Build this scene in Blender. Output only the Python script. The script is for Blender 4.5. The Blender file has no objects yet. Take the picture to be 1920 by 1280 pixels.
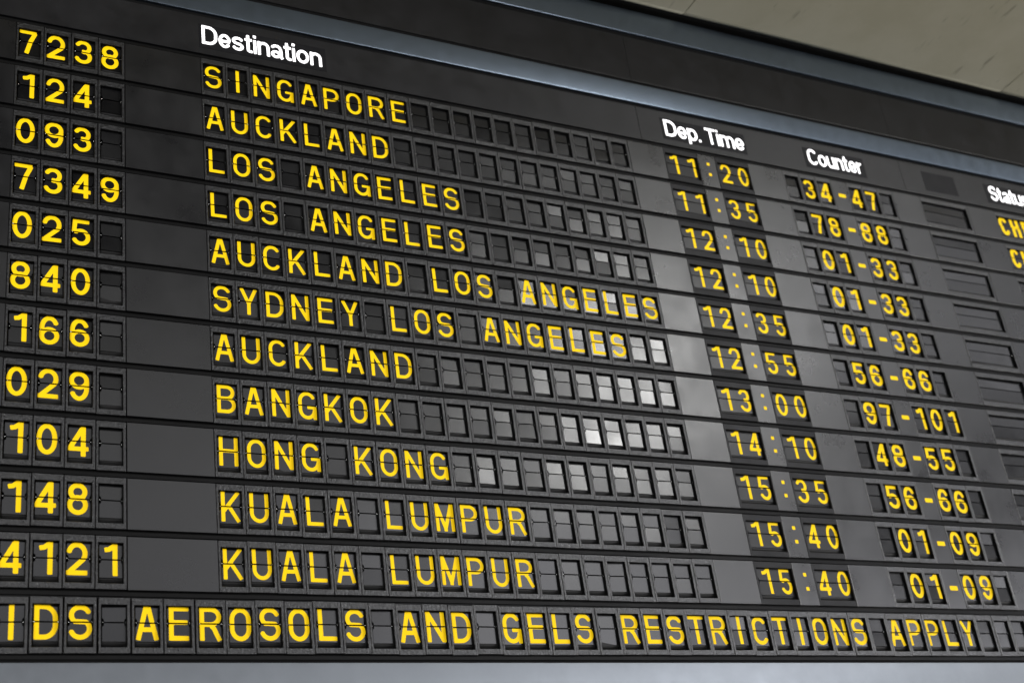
import bpy, math, random
import numpy as np
from mathutils import Matrix, Vector

# ------------------------------------------------------------------ camera, world, lamps
scene = bpy.context.scene
col = scene.collection
U = 0.06                 # pitch of one split-flap module (m)
RP = 0.12265             # pitch of the display rows (m)
R = math.radians

cam_d = bpy.data.cameras.new("camera")
cam = bpy.data.objects.new("camera", cam_d)
col.objects.link(cam)
cam.matrix_world = Matrix(((0.88911821, -0.10133755, -0.44631773, -0.78275854),
                           (-0.43894369, -0.46495683, -0.76885862, -2.61621473),
                           (-0.12960423, 0.87951455, -0.45788307, -2.23312744),
                           (0, 0, 0, 1)))
cam_d.sensor_width = 36
cam_d.lens = 49.58
cam_d.clip_start = 0.05
cam_d.clip_end = 200
cam_d.dof.use_dof = True
cam_d.dof.focus_distance = 3.1
cam_d.dof.aperture_fstop = 3.2
cam_d.dof.aperture_blades = 7
scene.camera = cam

w = bpy.data.worlds.new("World")
scene.world = w
w.use_nodes = True
bg = w.node_tree.nodes["Background"]
bg.inputs[0].default_value = (0.85, 0.92, 1.0, 1)
bg.inputs[1].default_value = 0.004
scene.view_settings.view_transform = 'Standard'
scene.view_settings.look = 'None'
scene.view_settings.gamma = 1
scene.view_settings.exposure = 0
scene.render.resolution_x = 1024
scene.render.resolution_y = 682


def area(name, loc, target, sx, sy, power, color):
    d = bpy.data.lights.new(name, 'AREA')
    d.shape = 'RECTANGLE'
    d.size = sx
    d.size_y = sy
    d.energy = power
    d.color = color
    o = bpy.data.objects.new(name, d)
    o.location = loc
    o.rotation_euler = (Vector(target) - Vector(loc)).to_track_quat('-Z', 'Y').to_euler()
    col.objects.link(o)
    return o


# unseen area lights added in front of the board for its sheen (x, z, width, height, strength),
# the brightest mirrored in the flaps, and two added fill lights behind the viewer
SHEEN_LIGHTS = [(5.2, 8.0, 1.4, .9, 5), (7.6, 8.3, 1.4, .9, 25), (6.6, 3.2, 1.4, .9, 26), (7.4, 4.5, 1.6, 1.1, 90), (8.4, 4.6, 1.4, .9, 22),
         (10.0, 5.2, 1.4, .9, 30), (-2.0, 1.5, 4, 2, 5), (2.0, 1.5, 4, 2, 3.2), (2.0, 3.5, 4, 2, 2.5),
         (6.0, -.5, 4, 2, 10), (6.0, 1.5, 4, 2, 7.5), (6.0, 3.5, 4, 2, 2), (10.0, -.5, 4, 2, 45), (14.0, 1.5, 4, 2, 8),
         (14.0, 5.5, 4, 2, 6)]
for px, pz, pw, ph, pe in SHEEN_LIGHTS:
    area("added_sheen_light", (px, -8.8, pz), (px, 0, pz), pw, ph, pe * pw * ph, (.945, .945, 1.0) if px > 9 or pz < 2 else (1.0, .995, .975))
area("added_fill_light", (-5.0, -7.2, .1), (.8, 0, -.7), 4.6, 3.4, 40 * 16, (1.0, .98, .96))
area("added_fill_light", (8.5, -5.5, -4.6), (1.6, 0, -.6), 5.0, 3.5, 26 * 17.5, (1.0, .98, .95))

# ------------------------------------------------------------------ helpers
rnd = random.Random(7)


def meta(o, label=None, cat=None, group=None, kind=None):
    if label: o["label"] = label
    if cat: o["category"] = cat
    if group: o["group"] = group
    if kind: o["kind"] = kind
    return o


def empty(name, loc=(0, 0, 0)):
    o = bpy.data.objects.new(name, None)
    o.empty_display_size = 0.05
    o.location = loc
    col.objects.link(o)
    return o


def obj(name, me, parent=None, loc=(0, 0, 0), rot=None):
    o = bpy.data.objects.new(name, me)
    o.location = loc
    if rot: o.rotation_euler = rot
    o.parent = parent
    col.objects.link(o)
    return o


def mesh(name, vs, fs, mat=None, smooth=False):
    me = bpy.data.meshes.new(name)
    me.from_pydata([tuple(v) for v in vs], [], fs)
    me.validate()
    me.update()
    if mat: me.materials.append(mat)
    if smooth:
        me.polygons.foreach_set('use_smooth', [True] * len(me.polygons))
    return me


def loops_mesh(name, loops, mat, cap_first=False, cap_last=False, smooth=False):
    """loops: list of equally long closed point loops, joined by quads"""
    vs, fs = [], []
    n = len(loops[0])
    for lp in loops: vs += lp
    for i in range(len(loops) - 1):
        for j in range(n):
            a, b = i * n + j, i * n + (j + 1) % n
            fs.append((a, b, b + n, a + n))
    if cap_first: fs.append(tuple(reversed(range(n))))
    if cap_last: fs.append(tuple(range((len(loops) - 1) * n, len(loops) * n)))
    return mesh(name, vs, fs, mat, smooth)


def rect(x0, x1, z0, z1, y):
    return [(x0, y, z0), (x1, y, z0), (x1, y, z1), (x0, y, z1)]


def inset(r, d):
    x0, x1, z0, z1 = r
    return (x0 + d, x1 - d, z0 + d, z1 - d)


def panel_mesh(name, r, mat, front=0.0, back=0.012, ch=0.0006):
    """a closed slab with chamfered front edges, front face at y=front"""
    return loops_mesh(name, [rect(*r, back), rect(*r, front + ch), rect(*inset(r, ch), front)], mat,
                      cap_first=True, cap_last=True)


def frame_mesh(name, ro, ra, mat, deep=0.024, lip=0.0007):
    """module housing: chamfered front ring, reveal walls and a back plate"""
    me = loops_mesh(name, [rect(*ro, deep), rect(*ro, 0.0008), rect(*inset(ro, 0.0008), 0),
                           rect(*inset(ra, -lip), 0), rect(*ra, lip), rect(*ra, deep)], mat, cap_last=True)
    me.materials.append(M_reveal)
    for p in me.polygons:
        c = p.center
        if c.y > 0.004 and ra[0] - 1e-4 <= c.x <= ra[1] + 1e-4 and ra[2] - 1e-4 <= c.z <= ra[3] + 1e-4:
            p.material_index = 1
    return me


# ------------------------------------------------------------------ materials
def new_mat(name):
    m = bpy.data.materials.new(name)
    m.use_nodes = True
    nt = m.node_tree
    return m, nt, nt.nodes["Principled BSDF"]


def N(nt, t, **kw):
    n = nt.nodes.new(t)
    for k, v in kw.items(): setattr(n, k, v)
    return n


def coords(nt, rand=True):
    """object coordinates shifted by a random amount for every object"""
    tc = N(nt, 'ShaderNodeTexCoord')
    if not rand: return tc.outputs['Object']
    oi = N(nt, 'ShaderNodeObjectInfo')
    mu = N(nt, 'ShaderNodeMath', operation='MULTIPLY')
    mu.inputs[1].default_value = 37.0
    nt.links.new(oi.outputs['Random'], mu.inputs[0])
    ad = N(nt, 'ShaderNodeVectorMath', operation='ADD')
    nt.links.new(tc.outputs['Object'], ad.inputs[0])
    nt.links.new(mu.outputs[0], ad.inputs[1])
    return ad.outputs[0]


def noise(nt, vec, scale, detail=3, rough=.5, stretch=None):
    n = N(nt, 'ShaderNodeTexNoise')
    n.inputs['Scale'].default_value = scale
    n.inputs['Detail'].default_value = detail
    n.inputs['Roughness'].default_value = rough
    if stretch:
        mp = N(nt, 'ShaderNodeMapping')
        mp.inputs['Scale'].default_value = stretch
        nt.links.new(vec, mp.inputs[0])
        vec = mp.outputs[0]
    nt.links.new(vec, n.inputs['Vector'])
    return n.outputs['Fac']


def remap(nt, fac, a, b, lo=.3, hi=.7):
    m = N(nt, 'ShaderNodeMapRange')
    m.inputs['From Min'].default_value = lo
    m.inputs['From Max'].default_value = hi
    m.inputs['To Min'].default_value = a
    m.inputs['To Max'].default_value = b
    nt.links.new(fac, m.inputs['Value'])
    return m.outputs[0]


def mixc(nt, fac, c1, c2, lo=.35, hi=.65):
    r = N(nt, 'ShaderNodeValToRGB')
    r.color_ramp.elements[0].position = lo
    r.color_ramp.elements[1].position = hi
    r.color_ramp.elements[0].color = (*c1, 1)
    r.color_ramp.elements[1].color = (*c2, 1)
    nt.links.new(fac, r.inputs[0])
    return r.outputs[0]


def bump(nt, b, fac, strength, dist, prev=None):
    n = N(nt, 'ShaderNodeBump')
    n.inputs['Strength'].default_value = strength
    n.inputs['Distance'].default_value = dist
    nt.links.new(fac, n.inputs['Height'])
    if prev: nt.links.new(prev, n.inputs['Normal'])
    if b: nt.links.new(n.outputs[0], b.inputs['Normal'])
    return n.outputs[0]


def m_plastic(name, c1, c2, r1, r2, grain=(600, .25, .0004), smear=None, wave=None, spec=.5):
    m, nt, b = new_mat(name)
    v = coords(nt)
    L = nt.links
    big = noise(nt, v, 14, 4, .6)
    L.new(mixc(nt, big, c1, c2), b.inputs['Base Color'])
    L.new(remap(nt, noise(nt, v, smear or 9, 5, .6), r1, r2), b.inputs['Roughness'])
    b.inputs['Specular IOR Level'].default_value = spec
    prev = None
    if wave:
        prev = bump(nt, None, noise(nt, v, wave[0], 1, .4), wave[1], wave[2])
    if grain: bump(nt, b, noise(nt, v, grain[0], 2, .5), grain[1], grain[2], prev)
    elif prev: nt.links.new(prev, b.inputs['Normal'])
    return m


M_frame = m_plastic("textured_black_plastic", (.0018, .0018, .0021), (.0030, .0030, .0034), .24, .54,
                    grain=(210, .9, .0014), smear=230, wave=(45, .45, .0018), spec=.85)
M_time = m_plastic("smooth_black_plastic", (.005, .005, .0055), (.008, .008, .009), .45, .6, grain=(900, .10, .0002), spec=.32)
M_reveal = m_plastic("reveal_black", (.002, .002, .002), (.003, .003, .003), .7, .8, spec=.1)
M_panel = m_plastic("satin_black_panel", (.0016, .0016, .0019), (.0026, .0026, .0030), .25, .36,
                    grain=(1200, .12, .0002), wave=(18, .08, .001), spec=.85)
M_header = m_plastic("header_black_panel", (.0030, .0030, .0036), (.0050, .0050, .0060), .33, .44,
                     grain=(900, .12, .0002), smear=16, wave=(12, .05, .001), spec=.45)
M_plate = m_plastic("legend_plate_black", (.004, .004, .005), (.006, .006, .007), .45, .55, grain=(900, .1, .0002), spec=.2)
M_rail = m_plastic("rail_black", (.002, .002, .002), (.003, .003, .003), .40, .5, grain=(900, .1, .0002), spec=.16)
M_flap = m_plastic("flap_black_film", (.0016, .0016, .0018), (.0024, .0024, .0027), .19, .27,
                   grain=None, wave=(7, .04, .001), spec=.8)
M_flap_time = m_plastic("time_flap_film", (.0016, .0016, .0018), (.0024, .0024, .0027), .30, .38,
                        grain=None, wave=(7, .04, .001), spec=.45)
M_roll = m_plastic("flap_edges_black", (.006, .006, .006), (.010, .010, .010), .45, .55, grain=(900, .1, .0002), spec=.3)


def m_trim(name, base, r1=.31, r2=.38):
    m, nt, b = new_mat(name)
    v = coords(nt)
    L = nt.links
    f = noise(nt, v, 5, 5, .65)
    L.new(mixc(nt, f, tuple(c * .96 for c in base), tuple(c * 1.03 for c in base)), b.inputs['Base Color'])
    b.inputs['Metallic'].default_value = 1.0
    L.new(remap(nt, noise(nt, v, 30, 5, .7), r1, r2), b.inputs['Roughness'])
    p = bump(nt, None, noise(nt, v, 3, 1, .4), .015, .002)
    bump(nt, b, noise(nt, v, 800, 2, .5), .2, .0003, p)
    return m


M_trim = m_trim("blue_grey_metallic_paint", (.195, .238, .298))
M_trim_low = m_trim("pale_blue_grey_metallic_paint", (.31, .335, .365), .50, .58)

m, nt, b = new_mat("yellow_print")
v = coords(nt)
nt.links.new(mixc(nt, noise(nt, v, 45, 4, .6), (.99, .635, .001), (1.0, .665, .0012), .3, .6), b.inputs['Base Color'])
b.inputs['Roughness'].default_value = .5
b.inputs['Specular IOR Level'].default_value = .15
M_yellow = m

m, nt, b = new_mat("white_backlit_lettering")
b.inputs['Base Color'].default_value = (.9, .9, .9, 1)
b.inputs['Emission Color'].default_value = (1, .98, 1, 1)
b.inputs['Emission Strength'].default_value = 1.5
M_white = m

m, nt, b = new_mat("bright_steel_pin")
b.inputs['Base Color'].default_value = (.8, .8, .8, 1)
b.inputs['Metallic'].default_value = 1
b.inputs['Roughness'].default_value = .22
M_pin = m

# ceiling fabric: fine weave, dirt streaks running away from the board
m, nt, b = new_mat("olive_woven_ceiling")
L = nt.links
tc = N(nt, 'ShaderNodeTexCoord')
v = tc.outputs['Object']
base = mixc(nt, noise(nt, v, 6, 5, .6), (.43, .405, .30), (.475, .45, .345))
st = noise(nt, v, 26, 2, .5, stretch=(2.6, .35, 1))
gate = noise(nt, v, 5, 2, .5)
mm = N(nt, 'ShaderNodeMath', operation='MULTIPLY')
L.new(remap(nt, st, 0, .8, .655, .72), mm.inputs[0])
L.new(remap(nt, gate, 0, .7, .45, .6), mm.inputs[1])
mx = N(nt, 'ShaderNodeMix', data_type='RGBA')
L.new(mm.outputs[0], mx.inputs[0])
L.new(base, mx.inputs[6])
mx.inputs[7].default_value = (.07, .065, .05, 1)
L.new(mx.outputs[2], b.inputs['Base Color'])
b.inputs['Roughness'].default_value = .85
wv = N(nt, 'ShaderNodeTexWave', wave_type='BANDS', bands_direction='X')
wv.inputs['Scale'].default_value = 110
wv.inputs['Distortion'].default_value = .6
L.new(v, wv.inputs[0])
p = bump(nt, None, wv.outputs['Fac'], .25, .0008)
bump(nt, b, noise(nt, v, 500, 2), .4, .0006, p)
M_ceil = m


# ------------------------------------------------------------------ lettering: strokes -> outlines
def arc(cx, cy, rx, ry, a0, a1, n=None):
    n = n or max(4, int(abs(a1 - a0) / 9))
    return [(cx + rx * math.cos(R(a0 + (a1 - a0) * i / n)), cy + ry * math.sin(R(a0 + (a1 - a0) * i / n)))
            for i in range(n + 1)]


def glyph(ch, h, W, style):
    """(width, list of strokes); cap height 1, h = half stroke width"""
    dg = ch.isdigit()
    l, r, b_, t = h, W - h, h, 1 - h
    cx = W / 2
    rx = (r - l) / 2
    S = []
    if ch in '0O':
        ry = .40 if dg else .30
        ry = min(ry, .5 - h)
        S = [arc(cx, t - ry, rx, ry, 0, 180) + arc(cx, b_ + ry, rx, ry, 180, 360) + [(r, t - ry)]]
    elif ch == 'Q':
        S = [arc(cx, t - .3, rx, .3, 0, 180) + arc(cx, b_ + .3, rx, .3, 180, 360) + [(r, t - .3)],
             [(cx + .02, .22), (W, 0)]]
    elif ch == '1':
        W = .38
        S = [[(W - h, 0), (W - h, 1)], [(0, .80), (W * .35, .82), (W - h * 1.4, .93)]]
    elif ch == '2':
        ry = .27
        S = [arc(cx, t - ry, rx, ry, 172, -12) + arc(cx, t - ry, rx, ry, -16, -38) + [(l + .02, h * 1.4)], [(0, h), (W, h)]]
    elif ch == '3':
        S = [arc(cx, t - .215, rx * .92, .215, 160, -80) + [(cx - .04, .535)],
             [(cx - .04, .535)] + arc(cx, b_ + .235, rx, .235, 78, -165)]
    elif ch == '4':
        S = [[(W * .74, 0), (W * .74, 1 - h * .2)], [(W * .70, 1 - h * .8), (h * .9, .285)], [(0, .25), (W, .25)]]
    elif ch == '5':
        S = [[(W * .94, t), (W * .20, t)], [(W * .20, 1), (W * .13, .50)],
             [(W * .14, .52)] + arc(cx, b_ + .25, rx, .25, 128, -160)]
    elif ch == '6':
        S = [arc(cx, b_ + .235, rx, .235, 0, 360),
             [(l, b_ + .235), (l, .56)] + arc(cx, .56, rx, t - .56, 180, 25)]
    elif ch == '9':
        S = [arc(cx, t - .235, rx, .235, 0, 360),
             [(r, t - .235), (r, .44)] + arc(cx, .44, rx, .44 - b_, 0, -155)]
    elif ch == '7':
        S = [[(0, t), (W - h * .6, t)], [(W - h * 1.1, t)] + [(W * .62, .55), (W * .40, 0)]]
    elif ch == '8':
        S = [arc(cx, t - .205, rx * .90, .205, 0, 360), arc(cx, b_ + .24, rx, .24, 0, 360)]
    elif ch == 'A':
        S = [[(h * .85, 0), (cx - h * .35, 1)], [(W - h * .85, 0), (cx + h * .35, 1)], [(W * .22, .31), (W * .78, .31)]]
    elif ch == 'B':
        S = [[(l, 0), (l, 1)],
             [(l, t)] + [(W * .5, t)] + arc(W * .5, t - .205, r * .94 - W * .5, .205, 90, -90) + [(l, t - .41)],
             [(l, t - .41), (W * .52, t - .41)] + arc(W * .52, (t - .41 + b_) / 2, r - W * .52, (t - .41 - b_) / 2, 90, -90) + [(l, b_)]]
    elif ch in 'CG':
        a = 28 if ch == 'C' else 24
        S = [arc(cx, t - .29, rx, .29, a, 180) + arc(cx, b_ + .29, rx, .29, 180, 360 - (a if ch == 'C' else 4))]
        if ch == 'G':
            S += [[(W - h * .8, 0), (W - h * .8, .47)], [(cx, .44), (W, .44)]]
    elif ch == 'D':
        S = [[(l, 0), (l, 1)], [(l, t), (W * .42, t)] + arc(W * .42, t - .33, r - W * .42, .33, 90, 0) +
             arc(W * .42, b_ + .33, r - W * .42, .33, 0, -90) + [(l, b_)]]
    elif ch == 'E':
        W *= .90
        S = [[(h, 0), (h, 1)], [(h, t), (W, t)], [(h, b_), (W, b_)], [(h, .53), (W * .95, .53)]]
    elif ch == 'F':
        S = [[(h, 0), (h, 1)], [(h, t), (W, t)], [(h, .53), (W * .9, .53)]]
    elif ch == 'H':
        S = [[(l, 0), (l, 1)], [(r, 0), (r, 1)], [(l, .52), (r, .52)]]
    elif ch == 'I':
        W = 2 * h
        S = [[(h, 0), (h, 1)]]
    elif ch == 'K':
        S = [[(l, 0), (l, 1)], [(l + h * .2, .34), (W - h * .9, 1)], [(W * .40, .52), (W - h * .9, 0)]]
    elif ch == 'L':
        W *= .90
        S = [[(h, 0), (h, 1)], [(h, b_), (W, b_)]]
    elif ch == 'M':
        W *= 1.10
        S = [[(h, 0), (h, 1)], [(W - h, 0), (W - h, 1)], [(h * 1.1, 1), (W / 2, .10)], [(W - h * 1.1, 1), (W / 2, .10)],
             [(W / 2, 0.0), (W / 2, .12)]]
    elif ch == 'N':
        S = [[(l, 0), (l, 1)], [(r, 0), (r, 1)], [(l, .97), (r, .03)]]
    elif ch == 'P':
        S = [[(l, 0), (l, 1)], [(l, t), (W * .5, t)] + arc(W * .5, t - .235, r - W * .5, .235, 90, -90) + [(l, t - .47)]]
    elif ch == 'R':
        S = [[(l, 0), (l, 1)], [(l, t), (W * .5, t)] + arc(W * .5, t - .225, r - W * .5, .225, 90, -90) + [(l, t - .45)],
             [(W * .52, .45), (W * .66, .36), (W * .80, .15), (W - h * .75, 0)]]
    elif ch == 'S':
        S = [arc(cx, t - .23, rx * .96, .23, 18, 232) + arc(cx, b_ + .245, rx, .245, 52, -165)]
    elif ch == 'T':
        S = [[(0, t), (W, t)], [(cx, 0), (cx, 1)]]
    elif ch == 'U':
        S = [[(l, 1), (l, b_ + .3)] + arc(cx, b_ + .28, rx, .28, 180, 360) + [(r, 1)]]
    elif ch == 'Y':
        S = [[(cx, 0), (cx, .46)], [(h * .9, 1), (cx, .42)], [(W - h * .9, 1), (cx, .42)]]
    # lower case of the header legends
    x = .74
    if ch == 'e':
        W = .56; cx = W / 2; rx = W / 2 - h; ry = x / 2 - h
        S = [arc(cx, x / 2, rx, ry, 0, 325), [(h, x / 2 - .02), (W - h * .6, x / 2 - .02)]]
    elif ch == 's':
        W = .53; cx = W / 2; rx = W / 2 - h; q = (x - 2 * h) / 4
        S = [arc(cx, x - h - q, rx, q, 22, 235) + arc(cx, h + q, rx, q, 55, -162)]
    elif ch == 't':
        W = .34
        S = [[(.15, .95), (.15, .2)] + arc(.26, h + .08, .11, .08, 180, 270) + [(W, h)], [(0, x - h * .7), (W, x - h * .7)]]
    elif ch == 'i':
        W = 2 * h
        S = [[(h, 0), (h, x)], [(h, .86), (h, 1)]]
    elif ch == 'n':
        W = .56
        S = [[(h, 0), (h, x)], [(h, x * .55)] + arc(W / 2, x * .62, W / 2 - h, x * .38 - h, 180, 0) + [(W - h, 0)]]
    elif ch == 'm':
        W = .88; q = (W - 2 * h) / 4
        S = [[(h, 0), (h, x)], [(h, x * .55)] + arc(h + q, x * .64, q, x * .36 - h, 180, 0) + [(h + 2 * q, 0)],
             arc(h + 3 * q, x * .64, q, x * .36 - h, 180, 0) + [(W - h, 0)]]
    elif ch == 'u':
        W = .56
        S = [[(W - h, 0), (W - h, x)], [(h, x)] + arc(W / 2, x * .38, W / 2 - h, x * .38 - h, 180, 360) + [(W - h, x * .45)]]
    elif ch == 'r':
        W = .37
        S = [[(h, 0), (h, x)], [(h, x * .5)] + arc(W, x * .5, W - h, x * .5 - h, 180, 92)]
    elif ch == 'o':
        W = .60
        S = [arc(W / 2, x / 2, W / 2 - h, x / 2 - h, 0, 360)]
    elif ch == 'a':
        W = .56
        S = [arc(W * .46, x * .70, W * .46 - h, x * .30 - h, 160, 30) + [(W - h * 1.2, x * .6), (W - h * 1.2, .1), (W - h * .3, 0)],
             arc(W * .42, x * .28, W * .42 - h, x * .28 - h, 0, 360)]
    elif ch == 'p':
        W = .58
        S = [[(h, -.24), (h, x)], arc(W / 2, x / 2, W / 2 - h, x / 2 - h, 0, 360)]
    elif ch == '.':
        W = 2 * h
        S = [[(h, 0), (h, 2 * h)]]
    return W, S


def glyph_faces(S, h, W, clip=None, cell=.018, rnd_=.35):
    """marching squares over the union of the strokes -> flat faces"""
    x0, x1, y0, y1 = -.08, W + .12, -.30, 1.08
    xs = np.arange(x0, x1 + cell, cell)
    ys = np.arange(y0, y1 + cell, cell)
    X, Y = np.meshgrid(xs, ys)
    D = np.full(X.shape, 9.0)
    rr = h * rnd_
    for s in S:
        closed = len(s) > 2 and abs(s[0][0] - s[-1][0]) + abs(s[0][1] - s[-1][1]) < 1e-6
        for i in range(len(s) - 1):
            (ax, ay), (bx, by) = s[i], s[i + 1]
            ln = math.hypot(bx - ax, by - ay)
            if ln < 1e-6: continue
            ux, uy = (bx - ax) / ln, (by - ay) / ln
            mx, my = (ax + bx) / 2, (ay + by) / 2
            p = (X - mx) * ux + (Y - my) * uy
            q = -(X - mx) * uy + (Y - my) * ux
            if ln / 2 > rr:
                qx = np.abs(p) - ln / 2 + rr
                qy = np.abs(q) - h + rr
                d = np.hypot(np.maximum(qx, 0), np.maximum(qy, 0)) + np.minimum(np.maximum(qx, qy), 0) - rr
            else:
                d = np.maximum(np.abs(p) - ln / 2, np.abs(q) - h)
            D = np.minimum(D, d)
        pts = s if closed else s[1:-1]
        for (ax, ay) in pts:
            D = np.minimum(D, np.hypot(X - ax, Y - ay) - h)
    if clip:
        D = np.maximum(D, (clip[0] - Y))
        D = np.maximum(D, (Y - clip[1]))
    vs, fs = [], []
    for j in range(len(ys) - 1):
        run = None
        for i in range(len(xs) - 1):
            c = [(xs[i], ys[j], D[j, i]), (xs[i + 1], ys[j], D[j, i + 1]),
                 (xs[i + 1], ys[j + 1], D[j + 1, i + 1]), (xs[i], ys[j + 1], D[j + 1, i])]
            full = all(k[2] < 0 for k in c)
            if full:
                if run is None: run = i
                continue
            if run is not None:
                n = len(vs)
                vs += [(xs[run], ys[j]), (xs[i], ys[j]), (xs[i], ys[j + 1]), (xs[run], ys[j + 1])]
                fs.append((n, n + 1, n + 2, n + 3))
                run = None
            if all(k[2] >= 0 for k in c): continue
            poly = []
            for k in range(4):
                a, b2 = c[k], c[(k + 1) % 4]
                if a[2] < 0: poly.append((a[0], a[1]))
                if (a[2] < 0) != (b2[2] < 0):
                    f = a[2] / (a[2] - b2[2])
                    poly.append((a[0] + f * (b2[0] - a[0]), a[1] + f * (b2[1] - a[1])))
            if len(poly) >= 3:
                n = len(vs)
                vs += poly
                fs.append(tuple(range(n, n + len(poly))))
    return vs, fs


GL = {}
# style: (letter height m, glyph width / height, half stroke / height)
STY = {'dest': (.0650, .620, .0620), 'flight': (.0655, .605, .0730), 'ticker': (.0672, .640, .0690),
       'time': (.0648, .540, .0660), 'counter': (.0660, .595, .0760), 'status': (.0700, .52, .0880)}


def glyph_mesh(ch, sty, upper):
    """half of a character, local origin on the hinge line in the middle of the character"""
    key = (ch, sty, upper)
    if key not in GL:
        H, W, h = STY[sty]
        gw, S = glyph(ch, h, W, sty)
        g = GAP / H
        clip = (.5 + g, 2) if upper else (-2, .5 - g)
        vs, fs = glyph_faces(S, h, gw, clip)
        ox = gw / 2
        if ch == '1': ox = gw / 2 - .05
        vs = [((x - ox) * H, 0, (y - .5) * H) for x, y in vs]
        GL[key] = mesh("print_" + ch, vs, fs, M_yellow) if fs else None
    return GL[key]


# ------------------------------------------------------------------ parts of a split-flap module
GAP = .0014              # half of the slit between the flaps
DEPTH = .008             # the flaps hang this far behind the front of the housing
ZH = -.262 * RP          # hinge line
FH = .297 * RP           # height of one flap


def flap_mesh(name, wd, upper, mat, notch=.0032):
    """thin plate with the corner notches of the hinge; origin on the hinge line"""
    g = GAP
    n = notch
    s = 1 if upper else -1
    pts = [(-wd / 2 + n, g), (wd / 2 - n, g), (wd / 2 - n, g + .0045), (wd / 2, g + .0070), (wd / 2, FH),
           (-wd / 2, FH), (-wd / 2, g + .0070), (-wd / 2 + n, g + .0045)]
    if not upper: pts = [(x, -z) for x, z in reversed(pts)]
    lo = [(x, .0010, z) for x, z in pts]
    hi = [(x, 0, z) for x, z in pts]
    return loops_mesh(name, [lo, hi], mat, cap_first=True, cap_last=True)


def roll_mesh(name, wd, z0=None, zb=None):
    """the pack of flaps curling away under the lower flap"""
    z0 = ZH - FH - .0002
    prof = [(.0095, z0 + .006), (.0092, z0 - .0010), (.0100, z0 - .0026), (.0100, z0 - .0036), (.0112, z0 - .0042),
            (.0122, z0 - .0060), (.0145, z0 - .0082), (.0185, z0 - .0100), (.0235, z0 - .0108)]
    vs, fs = [], []
    for y, z in prof:
        vs += [(-wd / 2, y, z), (wd / 2, y, z)]
    n = len(prof)
    for i in range(n - 1):
        fs.append((2 * i, 2 * i + 1, 2 * i + 3, 2 * i + 2))
    # end cheeks
    k = len(vs)
    vs += [(-wd / 2, .0235, z0 + .006), (wd / 2, .0235, z0 + .006)]
    fs.append(tuple([k] + [2 * i for i in range(n)]))
    fs.append(tuple([k + 1] + [2 * i + 1 for i in reversed(range(n))]))
    return mesh(name, vs, fs, M_roll)


def pins_mesh(name):
    vs, fs = [], []
    for s in (1,):
        cx = 0
        k = len(vs)
        rings = [(-.0013, .3), (-.0008, .85), (0, 1.0), (.0008, .85), (.0013, .3)]
        for dx, q in rings:
            for a in range(8):
                vs.append((cx + dx, .0001 + .0011 * q * math.cos(a * math.pi / 4), .0012 * q * math.sin(a * math.pi / 4)))
        for i in range(4):
            for a in range(8):
                fs.append((k + i * 8 + a, k + i * 8 + (a + 1) % 8, k + i * 8 + 8 + (a + 1) % 8, k + i * 8 + 8 + a))
        fs.append(tuple(k + a for a in reversed(range(8))))
        fs.append(tuple(k + 32 + a for a in range(8)))
    return mesh(name, vs, fs, M_pin, True)


ZT, ZB = .115 * RP, -.767 * RP          # top and bottom of every housing and panel
AT, AB = 0.0, -.668 * RP                # aperture
G = .00045                              # half of the joint between neighbours

KIND = {}
PIN = pins_mesh('hinge_pin')


def kind(name, x0, x1, ax0, ax1, fx0, fx1, mat, at=AT, ab=AB, film=None):
    film = film or M_flap
    fm = frame_mesh(name + "_housing", (x0 + G, x1 - G, ZB, ZT), (ax0, ax1, ab, at), mat)
    wd = fx1 - fx0
    KIND[name] = dict(frame=fm, up=flap_mesh(name + "_upper", wd, True, film), lo=flap_mesh(name + "_lower", wd, False, film),
                      roll=roll_mesh(name + "_roll", wd), wd=wd, cx=(fx0 + fx1) / 2, x0=x0)


kind('single', -.088 * U, .912 * U, 0, .805 * U, .060 * U, .800 * U, M_frame)
kind('counter', -.088 * U, .912 * U, 0, .835 * U, .090 * U, .865 * U, M_frame)
kind('double', -.100 * U, 1.840 * U, 0, 1.80 * U, .06 * U, 1.86 * U, M_time, -.012 * RP, -.650 * RP, M_flap_time)
kind('wide', -.06 * U, 3.24 * U, 0, 3.12 * U, .06 * U, 3.14 * U, M_frame, -.005 * RP, -.645 * RP)
kind('status', -.08 * U, 9.00 * U, 0, 8.86 * U, .06 * U, 8.90 * U, M_frame, -.005 * RP, -.645 * RP)


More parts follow.
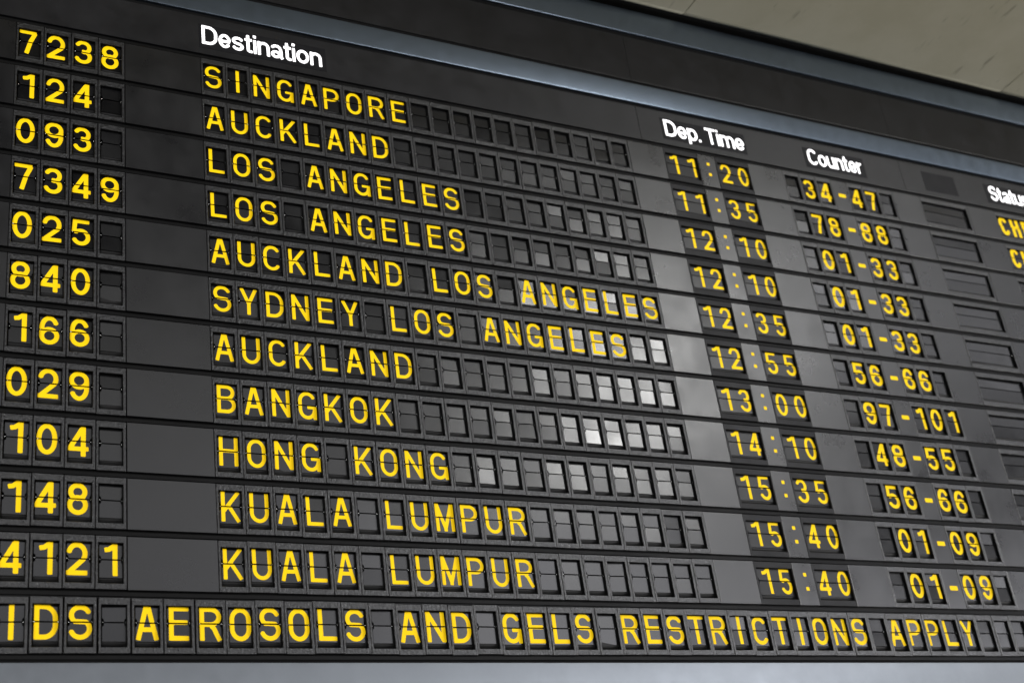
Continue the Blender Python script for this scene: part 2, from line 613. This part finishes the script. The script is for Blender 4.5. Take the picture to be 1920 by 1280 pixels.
def module(row, k, X, chars=(), sty='dest', jitter=1.0, tilt=1.0):
    """one split-flap module at board column X; chars = [(char, x offset from flap centre)]"""
    K = KIND[k]
    f = obj("split_flap_module", K['frame'], row,
            (X * U, rnd.uniform(-.0005, .0005) * jitter, rnd.gauss(0, .00035) * jitter))
    base = (K['cx'], DEPTH + rnd.uniform(-.0004, .0004), ZH)
    a = tilt * rnd.gauss(0, .7)
    rots = [(R(max(-2, min(2, rnd.gauss(.1, 1.1))) * tilt), 0, R(a + rnd.gauss(0, .6) * tilt)),
            (R(max(-2, min(2, rnd.gauss(0, 1.1))) * tilt), 0, R(a + rnd.gauss(0, .6) * tilt))]
    obj("upper_flap", K['up'], f, base, rots[0])
    obj("lower_flap", K['lo'], f, base, rots[1])
    obj("flap_roll", K['roll'], f, (K['cx'], rnd.uniform(0, .0008), rnd.uniform(-.0006, .0006)))
    for s in (-1, 1): obj("hinge_pin", PIN, f, (base[0] + s * (K['wd'] / 2 - .0006), base[1], base[2]))
    for ch, dx in chars:
        if ch in ' ': continue
        for i, up in enumerate((True, False)):
            me = glyph_mesh(ch, sty, up)
            if not me: continue
            e = obj("digit" if ch.isdigit() else "letter", me, f)
            rot = Matrix.Rotation(rots[i][2], 4, 'Z') @ Matrix.Rotation(rots[i][0], 4, 'X')
            e.matrix_local = Matrix.Translation(base) @ rot @ Matrix.Translation((dx, -.00022, 0))
    return f


PAN = {}


def blank(row, X0, X1, mat=None, name="blank_panel", front=0.0):
    key = (round(X0, 3), round(X1, 3), name)
    if key not in PAN:
        PAN[key] = panel_mesh(name, (G, (X1 - X0) * U - G, ZB, ZT), mat or M_panel, front=front)
    return obj(name, PAN[key], row, (X0 * U, rnd.uniform(-.0006, .0008), rnd.gauss(0, .0003)))


# colon and dash marks printed on the panels between the flaps
def marks_mesh(name, rects, rr):
    vs, fs = [], []
    for (x0, x1, z0, z1) in rects:
        k = len(vs)
        pts = []
        for cx, cz, a0 in ((x1 - rr, z1 - rr, 0), (x0 + rr, z1 - rr, 90), (x0 + rr, z0 + rr, 180), (x1 - rr, z0 + rr, 270)):
            for i in range(5):
                a = R(a0 + i * 22.5)
                pts.append((cx + rr * math.cos(a), cz + rr * math.sin(a)))
        vs += [(x, 0, z) for x, z in pts]
        fs.append(tuple(range(k, k + len(pts))))
    return mesh(name, vs, fs, M_yellow)


s_ = .0048
dot_me = marks_mesh("colon_dot", [(-s_, s_, -s_, s_)], .002)
dash_me = marks_mesh("dash", [(-.0135, .0135, -.364 * RP, -.264 * RP)], .003)

# ------------------------------------------------------------------ the rows
FL = ["7238", "124", "093", "7349", "025", "840", "166", "029", "104", "148", "4121"]
DE = ["SINGAPORE", "AUCKLAND", "LOS ANGELES", "LOS ANGELES", "AUCKLAND LOS ANGELES", "SYDNEY LOS ANGELES", "AUCKLAND",
      "BANGKOK", "HONG KONG", "KUALA LUMPUR", "KUALA LUMPUR"]
TI = ["1120", "1135", "1210", "1210", "1235", "1255", "1300", "1410", "1535", "1540", "1540"]
CO = ["34 47", "78 88", "01 33", "01 33", "01 33", "56 66", "97 101", "48 55", "56 66", "01 09", "01 09"]

PRE = ["top split-flap row just under the header,", "only split-flap row with counter 78-88,", "upper of two LOS ANGELES split-flap rows,",
       "lower of two LOS ANGELES split-flap rows,", "split-flap row with the longest destination,", "split-flap row starting SYDNEY,",
       "split-flap row just below the SYDNEY row,", "split-flap row for BANGKOK,", "split-flap row for HONG KONG,",
       "upper of two KUALA LUMPUR split-flap rows,", "KUALA LUMPUR split-flap row touching the bottom ticker row,"]
for i in range(11):
    row = empty("display_row", (0, 0, -i * RP))
    c = CO[i].split()
    meta(row, PRE[i] + " reading %s %s %s:%s %s-%s" % (FL[i], DE[i], TI[i][:2], TI[i][2:], c[0], c[1]),
         "display row", "split-flap rows of the departures board")
    blank(row, -11.1, -7.115)
    s = FL[i].ljust(4)
    for k in range(4): module(row, 'single', -7.027 + 1.008 * k, [(s[k], -.055 * U)], 'flight')
    blank(row, -3.08, -.092)
    s = DE[i].ljust(20)
    for k in range(20): module(row, 'single', k, [(s[k], .0005)], 'dest')
    blank(row, 19.915, 21.88)
    module(row, 'double', 21.98, [(TI[i][0], -.50 * U), (TI[i][1], .49 * U)], 'time', tilt=.6)
    p = blank(row, 23.82, 24.825, name="colon_panel")
    for z in (.131, .426): obj("colon_dot", dot_me, p, (.55 * U, -.0002, -z * RP))
    module(row, 'double', 24.925, [(TI[i][2], -.46 * U), (TI[i][3], .555 * U)], 'time', tilt=.6)
    blank(row, 26.77, 28.855)
    s = (" " + c[0]).ljust(3)
    for k in range(3): module(row, 'counter', 28.945 + k, [(s[k], .0016)], 'counter')
    p = blank(row, 31.86, 32.855, name="dash_panel")
    obj("dash", dash_me, p, (.54 * U, -.0002, 0))
    s = c[1].ljust(3)
    for k in range(3): module(row, 'counter', 32.945 + k, [(s[k], .0016)], 'counter')
    blank(row, 35.86, 37.735)
    module(row, 'wide', 37.797, tilt=.5)
    blank(row, 41.04, 42.975)
    t = "CHECK IN" if i < 2 else ""
    module(row, 'status', 43.06, [(ch, (-4.42 + .50 + .83 * k) * U) for k, ch in enumerate(t)], 'status', tilt=.4)

row = empty("ticker_row", (0, 0, -11 * RP))
meta(row, "bottom split-flap row of the board reading IDS AEROSOLS AND GELS RESTRICTIONS APPLY", "display row",
     "split-flap rows of the departures board")
TX = "LIQUIDS AEROSOLS AND GELS RESTRICTIONS APPLY" + " " * 12
for k, ch in enumerate(TX):
    j = k - 5
    off = (-.15, -.12, -.075, -.045, -.03)[j] if 0 <= j < 5 else (-.15 + .02 * j if j < 0 else 0)
    X = -5.825 + j + off
    f = module(row, 'single', X, [(ch, 0)], 'ticker', jitter=1.6)
    f.location.z -= .012 * RP

# ------------------------------------------------------------------ the board round them
XL, XR = -11.1 * U, 52.1 * U
board = empty("departures_board", (XL, .04, 12.2 * -RP))
meta(board, "large black airport departures board with header legends and blue-grey metal trims", "departures board")


def bpart(name, me, z=0.0, x=0.0, y=0.0):
    o = obj(name, me, board)
    o.matrix_parent_inverse = Matrix.Translation(-board.location)
    o.location = (x, y, z)
    return o


bpart("back_panel", panel_mesh("back_panel", (XL, XR, -12.3 * RP, 4.3 * RP), M_reveal, front=.030, back=.040))


def profile_mesh(name, prof, mat, x0=XL, x1=XR):
    """extrude a (y, z) profile along the board"""
    vs, fs = [], []
    n = len(prof)
    for y, z in prof: vs += [(x0, y, z), (x1, y, z)]
    for i in range(n):
        a, b2 = i, (i + 1) % n
        fs.append((2 * a, 2 * a + 1, 2 * b2 + 1, 2 * b2))
    fs.append(tuple(2 * i for i in reversed(range(n))))
    fs.append(tuple(2 * i + 1 for i in range(n)))
    return mesh(name, vs, fs, mat)


# mounting rail: recessed channel with one thin lip, fills the joint between two rows
rh = (.118) * RP
rail = profile_mesh("mounting_rail", [(.028, 0.001), (.0075, 0.001), (.0072, -rh * .22), (.0048, -rh * .26), (.0045, -rh * .70),
                                      (.0030, -rh * .72), (.0030, -rh * .80), (.0060, -rh * .84), (.0062, -rh - .001), (.028, -rh - .001)],
                    M_rail)
for i in range(-1, 12):
    bpart("mounting_rail", rail, z=-(i + .767) * RP)

# header strip with the column legends
seams = [-11.1, 20.81, 37.0, 52.1]
HT, HB = 1.175, .235
hp = []
for a, b2 in zip(seams, seams[1:]):
    hp.append((a, b2, bpart("header_panel", panel_mesh("header_panel", (a * U + .0004, b2 * U - .0004, HB * RP, HT * RP), M_header,
                                                        front=.001, back=.02))))


def legend(text, x0, x1, px0, px1, size=.462):
    host = [h for h in hp if h[0] <= px0 < h[1]][0][2]
    pl = obj("legend_plate", panel_mesh("legend_plate", (px0 * U, px1 * U, .385 * RP, .975 * RP), M_plate, front=.0002, back=.003, ch=.0003), host)
    if not text: return
    h = .068
    vs, fs = [], []
    x = 0
    for ch in text:
        if ch == ' ':
            x += .30
            continue
        W = {'D': .70, 'T': .62, 'C': .68, 'S': .64}.get(ch, .6)
        gw, S = glyph(ch, h, W, 'legend')
        v2, f2 = glyph_faces(S, h, gw, rnd_=.2)
        n = len(vs)
        vs += [(x + a, b3) for a, b3 in v2]
        fs += [tuple(n + q for q in f) for f in f2]
        x += gw + .062
    tot = x - .062
    H = size * RP
    sx = (x1 - x0) * U / tot
    obj("legend_lettering", mesh("legend_" + text.split('.')[0].lower(), [(x0 * U + a * sx, -.0002, .48 * RP + z * H) for a, z in vs], fs, M_white), host)


legend("Destination", .0, 5.10, -.11, 5.30)
legend("Dep. Time", 22.26, 26.86, 22.10, 26.98)
legend("Counter", 30.82, 34.28, 30.60, 34.48)
legend("", 0, 0, 38.48, 40.74)
legend("Status", 43.18, 46.0, 42.9, 46.3)

# dark fascia between the two upper trims
for a, b2 in zip([-11.1, 20.935, 37.03], [20.935, 37.03, 52.1]):
    bpart("fascia_panel", panel_mesh("fascia_panel", (a * U + .0004, b2 * U - .0004, 1.945 * RP, 3.235 * RP), M_header, front=.001, back=.02))
    bpart("fascia_lip", panel_mesh("fascia_lip", (a * U + .0004, b2 * U - .0004, 3.238 * RP, 3.293 * RP), M_header, front=.003, back=.02))


def trim_mesh(name, z0, z1, p, r=.0016, mat=None):
    """protruding metal trim with rounded arrises"""
    prof = [(.03, z0)]
    for i in range(6):
        a = R(90 * i / 5)
        prof.append((-p + r - r * math.sin(a), z0 + r - r * math.cos(a)))
    for i in range(1, 8):
        q = i / 8
        prof.append((-p - 0.0007 * min(1, (z1 - z0) / .09) * 4 * q * (1 - q), z0 + r + (z1 - z0 - 2 * r) * q))
    for i in range(6):
        a = R(90 * i / 5)
        prof.append((-p + r - r * math.cos(a), z1 - r + r * math.sin(a)))
    prof.append((.03, z1))
    me = profile_mesh(name, prof, mat or M_trim)
    me.polygons.foreach_set('use_smooth', [2 < i < len(prof) - 3 for i in range(len(me.polygons))])
    return me


P = .004
o = bpart("metal_trim", trim_mesh("upper_trim", 3.39 * RP, 4.13 * RP, P))
o["label"] = "upper blue-grey metal trim under the ceiling"
o = bpart("metal_trim", trim_mesh("middle_trim", 1.262 * RP, 1.822 * RP, P))
o["label"] = "middle blue-grey metal trim above the header"
o = bpart("metal_trim", trim_mesh("lower_trim", -14.2 * RP, -11.925 * RP, P, mat=M_trim_low))
o["label"] = "wide pale blue-grey metal trim along the bottom"

for z0, z1 in ((3.295, 3.388), (1.824, 1.943), (1.177, 1.260), (-11.923, -11.868)):  # black strips stand in for the shade in the slots beside the trims
    bpart("dark_gap_strip", panel_mesh("dark_gap_strip", (XL, XR, z0 * RP, z1 * RP), M_reveal, front=.004, back=.02))

# ------------------------------------------------------------------ ceiling
ceil = empty("ceiling", (XL, 0, 4.30 * RP))
meta(ceil, "olive-grey woven ceiling panels meeting the top of the board", None, None, "structure")
CZ = 4.17 * RP
cs = [-14.0, 8.0, 24.55, 46.2, 66.0]


def ceiling_mesh(x0, x1):
    """soffit panel whose edge rolls up towards the shadow gap over the board"""
    prof = []
    rr = .024
    y0 = -.018
    for i in range(9):
        a = R(90 * i / 8)
        prof.append((y0 - rr + rr * math.cos(a) + .0, CZ + rr - rr * math.sin(a)))
    prof.append((-.62, CZ))
    vs, fs = [], []
    for y, z in prof: vs += [(x0, y, z), (x1, y, z)]
    n = len(prof)
    for i in range(n - 1): fs.append((2 * i, 2 * i + 1, 2 * i + 3, 2 * i + 2))
    k = len(vs)
    vs += [(x, y, z + .02) for (x, y, z) in vs]
    for i in range(n - 1): fs.append((k + 2 * i, k + 2 * i + 2, k + 2 * i + 3, k + 2 * i + 1))
    for i in range(n - 1):
        fs.append((2 * i, 2 * i + 2, k + 2 * i + 2, k + 2 * i))
        fs.append((2 * i + 1, k + 2 * i + 1, k + 2 * i + 3, 2 * i + 3))
    me = mesh("ceiling_panel", vs, fs, M_ceil)
    me.polygons.foreach_set('use_smooth', [i < 8 for i in range(len(me.polygons))])
    return me


for a, b2 in zip(cs, cs[1:]):
    o = obj("ceiling_panel", ceiling_mesh(a * U + .0016, b2 * U - .0016), ceil)
    o.matrix_parent_inverse = Matrix.Translation(-ceil.location)
o = obj("shadow_gap_strip", panel_mesh("shadow_gap_strip", (XL, XR, 4.14 * RP, 4.5 * RP), M_reveal, front=.012, back=.03), ceil)
o.matrix_parent_inverse = Matrix.Translation(-ceil.location)
